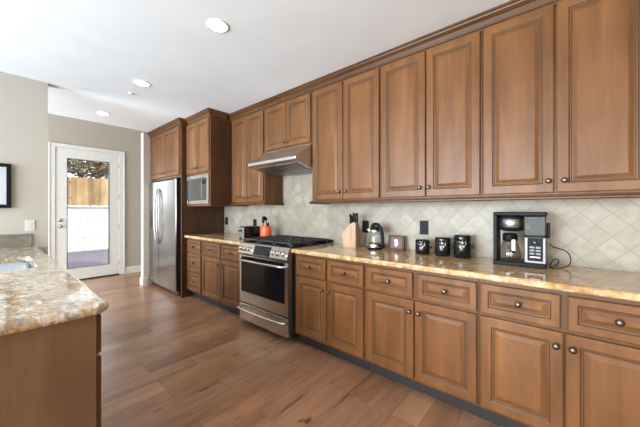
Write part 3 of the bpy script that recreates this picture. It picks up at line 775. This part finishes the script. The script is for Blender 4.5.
# toaster
t = thing('toaster', 'black and steel two-slot toaster on the left worktop', 'toaster', (-3.125, 2.215, Z))
bm = bmesh.new(); box(bm, -.07, .07, -.12, .13, .012, .155, bev=.02, seg=3); obj('body', bm, 'blackgloss', t)
bm = bmesh.new(); box(bm, -.067, .067, -.135, -.121, .014, .150, bev=.006); obj('end_plate', bm, 'steel_mid', t)
bm = bmesh.new(); box(bm, -.02, .02, -.162, -.136, .095, .112, bev=.004); obj('lever', bm, 'black', t)
for x in (-.035, .035): bxo('slot', (x - .012, x + .012, -.09, .10, .153, .157), 'steel_dark', t)
for x in (-.06, .06):
    for y in (-.10, .10):
        bm = bmesh.new(); lathe(bm, [(.012, 0), (.012, .014)], 10); obj('foot', bm, 'black', t, (x, y, 0))
# utensil crock
c = thing('utensil_crock', 'orange ceramic utensil crock beside the toaster', 'crock', (-2.875, 2.285, Z))
bm = bmesh.new(); lathe(bm, [(0, 0), (.058, 0), (.066, .01), (.072, .06), (.072, .11), (.064, .15), (.068, .162), (.060, .162), (.056, .14), (.064, .10), (.060, .012), (0, .01)], 28, cap=False); obj('pot', bm, 'orange', c)
bm = bmesh.new(); lathe(bm, [(.0725, .072), (.075, .076), (.0725, .08)], 28, cap=False); obj('rib', bm, 'orange', c)
def utensil(name, label, dx, dy, lx, ly, L, head):
    u = thing(name, label, 'utensil', (-2.875 + dx, 2.285 + dy, Z + .012))
    bm = bmesh.new(); tube(bm, [(0, 0, 0), (lx * L, ly * L, L)], .005, 8); obj('shaft', bm, 'black', u)
    hx, hy = lx * L, ly * L; bm = bmesh.new()
    if head == 'ladle': lathe(bm, [(0, -.022), (.022, -.016), (.034, 0), (.034, .004), (.030, .002), (.02, -.012), (0, -.018)], 18, M4=Matrix.Translation((hx - .02, hy - .01, L + .012)) @ Matrix.Rotation(.9, 4, 'Y'), cap=False)
    elif head == 'turner': box(bm, hx - .024, hx + .024, hy - .002, hy + .002, L - .01, L + .07, bev=.001)
    else:
        lathe(bm, [(0, -.03), (.016, -.022), (.022, 0), (.016, .022), (0, .03)], 14, M4=Matrix.Translation((hx, hy, L + .02)) @ Matrix.Scale(.35, 4, (0, 1, 0)))
    obj('head', bm, 'black', u)
utensil('ladle', 'black ladle standing in the orange crock', 0.012, 0, .0, 0, .235, 'ladle')
utensil('spatula', 'black spatula leaning left in the orange crock', -.02, -.01, -.12, 0, .20, 'turner')
utensil('serving_spoon', 'dark spoon leaning right in the orange crock', .01, .01, .12, .03, .15, 'spoon')

# knife block
k = thing('knife_block', 'pale wood knife block holding dark knives, behind the worktop right of the range', 'knife block', (-1.61, 2.335, Z), .25)
bm = bmesh.new(); prism(bm, [(-.055, 0), (.07, 0), (.07, .235), (.03, .245), (-.075, .14)], 'y', -.055, .055)
bmesh.ops.bevel(bm, geom=list(bm.edges), offset=.004, segments=2, affect='EDGES'); obj('block', bm, 'ltwood', k)
sp = Vector((-.30, 0, 1)).normalized()
for i, (x, y, hl) in enumerate(((.060, -.034, .095), (.060, .028, .10), (.036, -.010, .095), (.036, .036, .085), (.012, -.034, .10), (.012, .018, .085))):
    kn = thing('kitchen_knife', 'black handled kitchen knife standing in the wooden block', 'knife', (0, 0, 0), .25, 'knives in the wooden block')
    zb = {.060: .2375, .036: .2435, .012: .2265}[x]
    q = Matrix.Rotation(.25, 4, 'Z') @ Vector((x, y, zb)); kn.location = Vector((-1.61, 2.335, Z)) + q
    bm = bmesh.new(); tube(bm, [(0, 0, .004), (-.001, 0, .02), (-.003, 0, hl * .7), (-.004, 0, hl)], [.008, .0105, .0095, .012], 8); obj('handle', bm, 'black', kn)
    bm = bmesh.new(); box(bm, -.008, .008, -.006, .006, -.001, .007); obj('bolster', bm, 'steel_dark', kn)

# kettle
kt = thing('electric_kettle', 'clear and steel electric kettle with a curved black handle', 'kettle', (-1.352, 2.36, Z))
bm = bmesh.new(); lathe(bm, [(0, 0), (.068, 0), (.07, .006), (.066, .018), (0, .02)], 28); obj('base', bm, 'black', kt)
bm = bmesh.new(); lathe(bm, [(.060, .02), (.062, .03), (.058, .10), (.046, .185), (.043, .19), (.055, .10), (.058, .03), (.057, .022)], 28, cap=False); b = obj('body', bm, 'glass', kt)
bm = bmesh.new(); lathe(bm, [(.0635, .02), (.0645, .03), (.0635, .055), (.062, .055), (.061, .022)], 28, cap=False); obj('steel_band', bm, 'steel', kt)
bm = bmesh.new(); lathe(bm, [(.0485, .165), (.0475, .188), (.046, .188), (.046, .165)], 28, cap=False); obj('collar', bm, 'steel', kt)
bm = bmesh.new(); lathe(bm, [(.046, .188), (.046, .196), (.03, .208), (.012, .212), (0, .213)], 24, cap=False); obj('lid', bm, 'black', kt)
bm = bmesh.new(); prism(bm, [(-.045, .150), (-.085, .185), (-.045, .190)], 'y', -.012, .012); obj('spout', bm, 'steel', kt)
bm = bmesh.new(); tube(bm, bez((-.035, -.005, .205), (.03, -.01, .285), (.098, -.01, .20), (.085, -.01, .02), 14), [.011] + [.016] * 13 + [.014], 10); obj('handle', bm, 'black', kt)
bm = bmesh.new(); tube(bm, bez((-1.428, 2.375, Z + .010), (-1.50, 2.38, Z - .005), (-1.52, 2.47, Z + .03), (-1.53, 2.495, 1.085), 12), .0035, 6)
tag(obj('kettle_cord', bm, 'black'), 'thin cord running from the kettle to the outlet', 'cord')

# photo frame
ph = thing('photo_frame', 'small brown wooden photo frame leaning on the tile', 'photo frame', (-1.17, 2.42, Z), .12)
bm = bmesh.new(); a_, b_, t_ = .073, .135, .018
for q in ((-a_, a_, 0, t_), (-a_, a_, b_ - t_, b_), (-a_, -a_ + t_, t_, b_ - t_), (a_ - t_, a_, t_, b_ - t_)): box(bm, q[0], q[1], -.008, .008, q[2], q[3], bev=.002)
f_ = obj('frame', bm, 'frame_brown', ph, rot=(-.16, 0, 0)); bxo('photo', (-a_ + t_, a_ - t_, -.003, .006, t_, b_ - t_), 'photo', f_)
bm = bmesh.new(); box(bm, -.015, .015, .0, .004, 0, .1); obj('easel_leg', bm, 'black', ph, (0, .045, 0), (.22, 0, 0))

# canisters
def canister(x, y, r, h, label):
    c = thing('canister', label, 'canister', (x, y, Z), group='black canisters with steel clamps')
    bm = bmesh.new(); lathe(bm, [(0, 0), (r * .93, 0), (r, .006), (r, h * .66), (r * .97, h * .68), (r * .97, h * .70)], 32); obj('jar', bm, 'blackgloss', c)
    bm = bmesh.new(); lathe(bm, [(r * .98, h * .69), (r * 1.02, h * .70), (r * 1.02, h * .715), (r * .98, h * .725)], 32); obj('steel_band', bm, 'steel', c)
    bm = bmesh.new(); lathe(bm, [(r * .98, h * .725), (r * 1.0, h * .74), (r * 1.0, h * .93), (r * .94, h * .98), (r * .8, h), (0, h)], 32); obj('lid', bm, 'blackgloss', c)
    bm = bmesh.new(); an = -1.15
    cx, cy = math.cos(an) * (r + .004), math.sin(an) * (r + .004)
    tx, ty = -math.sin(an), math.cos(an)
    tube(bm, [(cx - tx * .012, cy - ty * .012, h * .88), (cx - tx * .012, cy - ty * .012, h * .62), (cx, cy, h * .50), (cx + tx * .012, cy + ty * .012, h * .62), (cx + tx * .012, cy + ty * .012, h * .88)], .0025, 6)
    lathe(bm, [(0, .0), (.010, 0), (.010, .004), (0, .005)], 12, M4=Matrix.Translation((cx * 1.01, cy * 1.01, h * .52)) @ Matrix.Rotation(an + PI / 2, 4, 'Z') @ Matrix.Rotation(PI / 2, 4, 'X'))
    obj('clasp', bm, 'steel', c)
    bm = bmesh.new(); box(bm, r - .002, r + .022, -.010, .010, h * .42, h * .56, bev=.004); obj('spoon_holder', bm, 'black', c)
canister(-.905, 2.365, .057, .122, 'shortest black canister, nearest the photo frame')
canister(-.745, 2.375, .058, .150, 'middle-height black canister between the other two')
canister(-.600, 2.380, .061, .176, 'tallest black canister, nearest the coffee maker')

# coffee maker
cm = thing('coffee_maker', 'black and steel drip coffee maker with glass carafe on the granite', 'coffee maker', (-.372, 2.235, Z))
W, D, H = .285, .16, .354
bxo('base', (0, W, 0, D, 0, .028), 'black', cm, .005)
bxo('side_post', (0, .022, .01, D, .028, H - .02), 'black', cm, .004)
bxo('top_housing', (0, W, 0, D, H - .025, H), 'black', cm, .006)
bm = bmesh.new(); lathe(bm, [(.045, .225), (.064, .232), (.071, .245), (.071, .318), (.064, .331)], 28); bb = obj('brew_basket', bm, 'black', cm, (.097, .078, 0))
bm = bmesh.new(); lathe(bm, [(.0715, .250), (.0735, .252), (.0735, .306), (.0715, .308)], 28, cap=False); obj('steel_wrap', bm, 'steel_mid', bb)
cf = thing('carafe', 'glass coffee carafe with black lid and steel handle in the coffee maker', 'carafe', (-.372 + .088, 2.235 + .072, Z + .028))
bm = bmesh.new(); lathe(bm, [(0, .001), (.060, .001), (.066, .015), (.064, .05), (.048, .11), (.036, .14), (.034, .139), (.046, .108), (.062, .05), (.063, .016), (0, .004)], 28, cap=False); obj('glass_body', bm, 'carafe', cf)
bm = bmesh.new(); lathe(bm, [(.038, .128), (.044, .138), (.042, .172), (.034, .182), (0, .184)], 24); obj('lid', bm, 'black', cf)
bm = bmesh.new(); q = bez((.018, -.035, .165), (.03, -.085, .175), (.035, -.105, .12), (.028, -.085, .065), 10); tube(bm, q, .009, 8); obj('handle', bm, 'black', cf)
bm = bmesh.new(); box(bm, .020, .044, -.108, -.100, .075, .150, bev=.003); obj('handle_plate', bm, 'steel_mid', cf)
bxo('panel_column', (.172, W, .004, D, .028, .195), 'steel_col', cm, .006)
pn = bxo('button_panel', (.190, .268, -.001, .005, .045, .190), 'black', cm, .001)
for i in range(3):
    for j in range(2):
        bxo('button', (.201 + j * .031, .226 + j * .031, -.003, 0, .085 + i * .020, .098 + i * .020), 'steel_dark', pn, .001)
bm = bmesh.new(); lathe(bm, [(.016, 0), (.014, .008), (0, .009)], 20, M4=Matrix.Translation((.2285, -.001, .162)) @ Matrix.Rotation(PI / 2, 4, 'X')); obj('dial', bm, 'steel_dark', pn)
bxo('label_plate', (.203, .255, -.003, 0, .066, .074), 'white', pn, .0005)
bxo('water_tank', (.170, W - .002, .006, D - .004, .20, H - .026), 'smoke', cm, .006)
bm = bmesh.new(); box(bm, .168, W + .001, .004, D - .002, .194, .203, bev=.002); obj('tank_seat', bm, 'black', cm)
bm = bmesh.new(); box(bm, W - .001, W + .016, .045, .085, .19, .285, bev=.005); obj('side_lever', bm, 'black', cm)
bm = bmesh.new(); tube(bm, [(.19, .05, .205), (.19, .05, .30)], .006, 8); obj('tank_tube', bm, 'steel', cm)
x0, y0 = -.372 + W, 2.235
bm = bmesh.new()
pts = bez((x0 - .02, y0 + .10, Z + .10), (x0 + .04, y0 + .14, Z + .13), (x0 + .15, y0 + .18, Z + .12), (x0 + .13, y0 + .16, Z + .04), 10)
pts = bez((x0 + .012, y0 + .13, Z + .15), (x0 + .02, y0 + .16, Z + .10), (x0 + .11, y0 + .20, Z + .14), (x0 + .115, y0 + .17, Z + .05), 10)
pts += bez(pts[-1], (x0 + .115, y0 + .12, Z + .004), (x0 + .06, y0 + .06, Z + .004), (x0 + .02, y0 + .05, Z + .005), 10)[1:]
pts += bez(pts[-1], (x0 + .012, y0 + .04, Z + .006), (x0 + .02, y0 + .10, Z + .06), (x0 + .05, y0 + .12, Z + .055), 8)[1:]
pts += bez(pts[-1], (x0 + .07, y0 + .12, Z + .04), (x0 + .04, y0 + .06, Z + .006), (x0 + .014, y0 + .06, Z + .006), 8)[1:]
tube(bm, pts, .0032, 6); tag(obj('power_cord', bm, 'black'), 'looped black power cord at the right side of the coffee maker', 'cord')
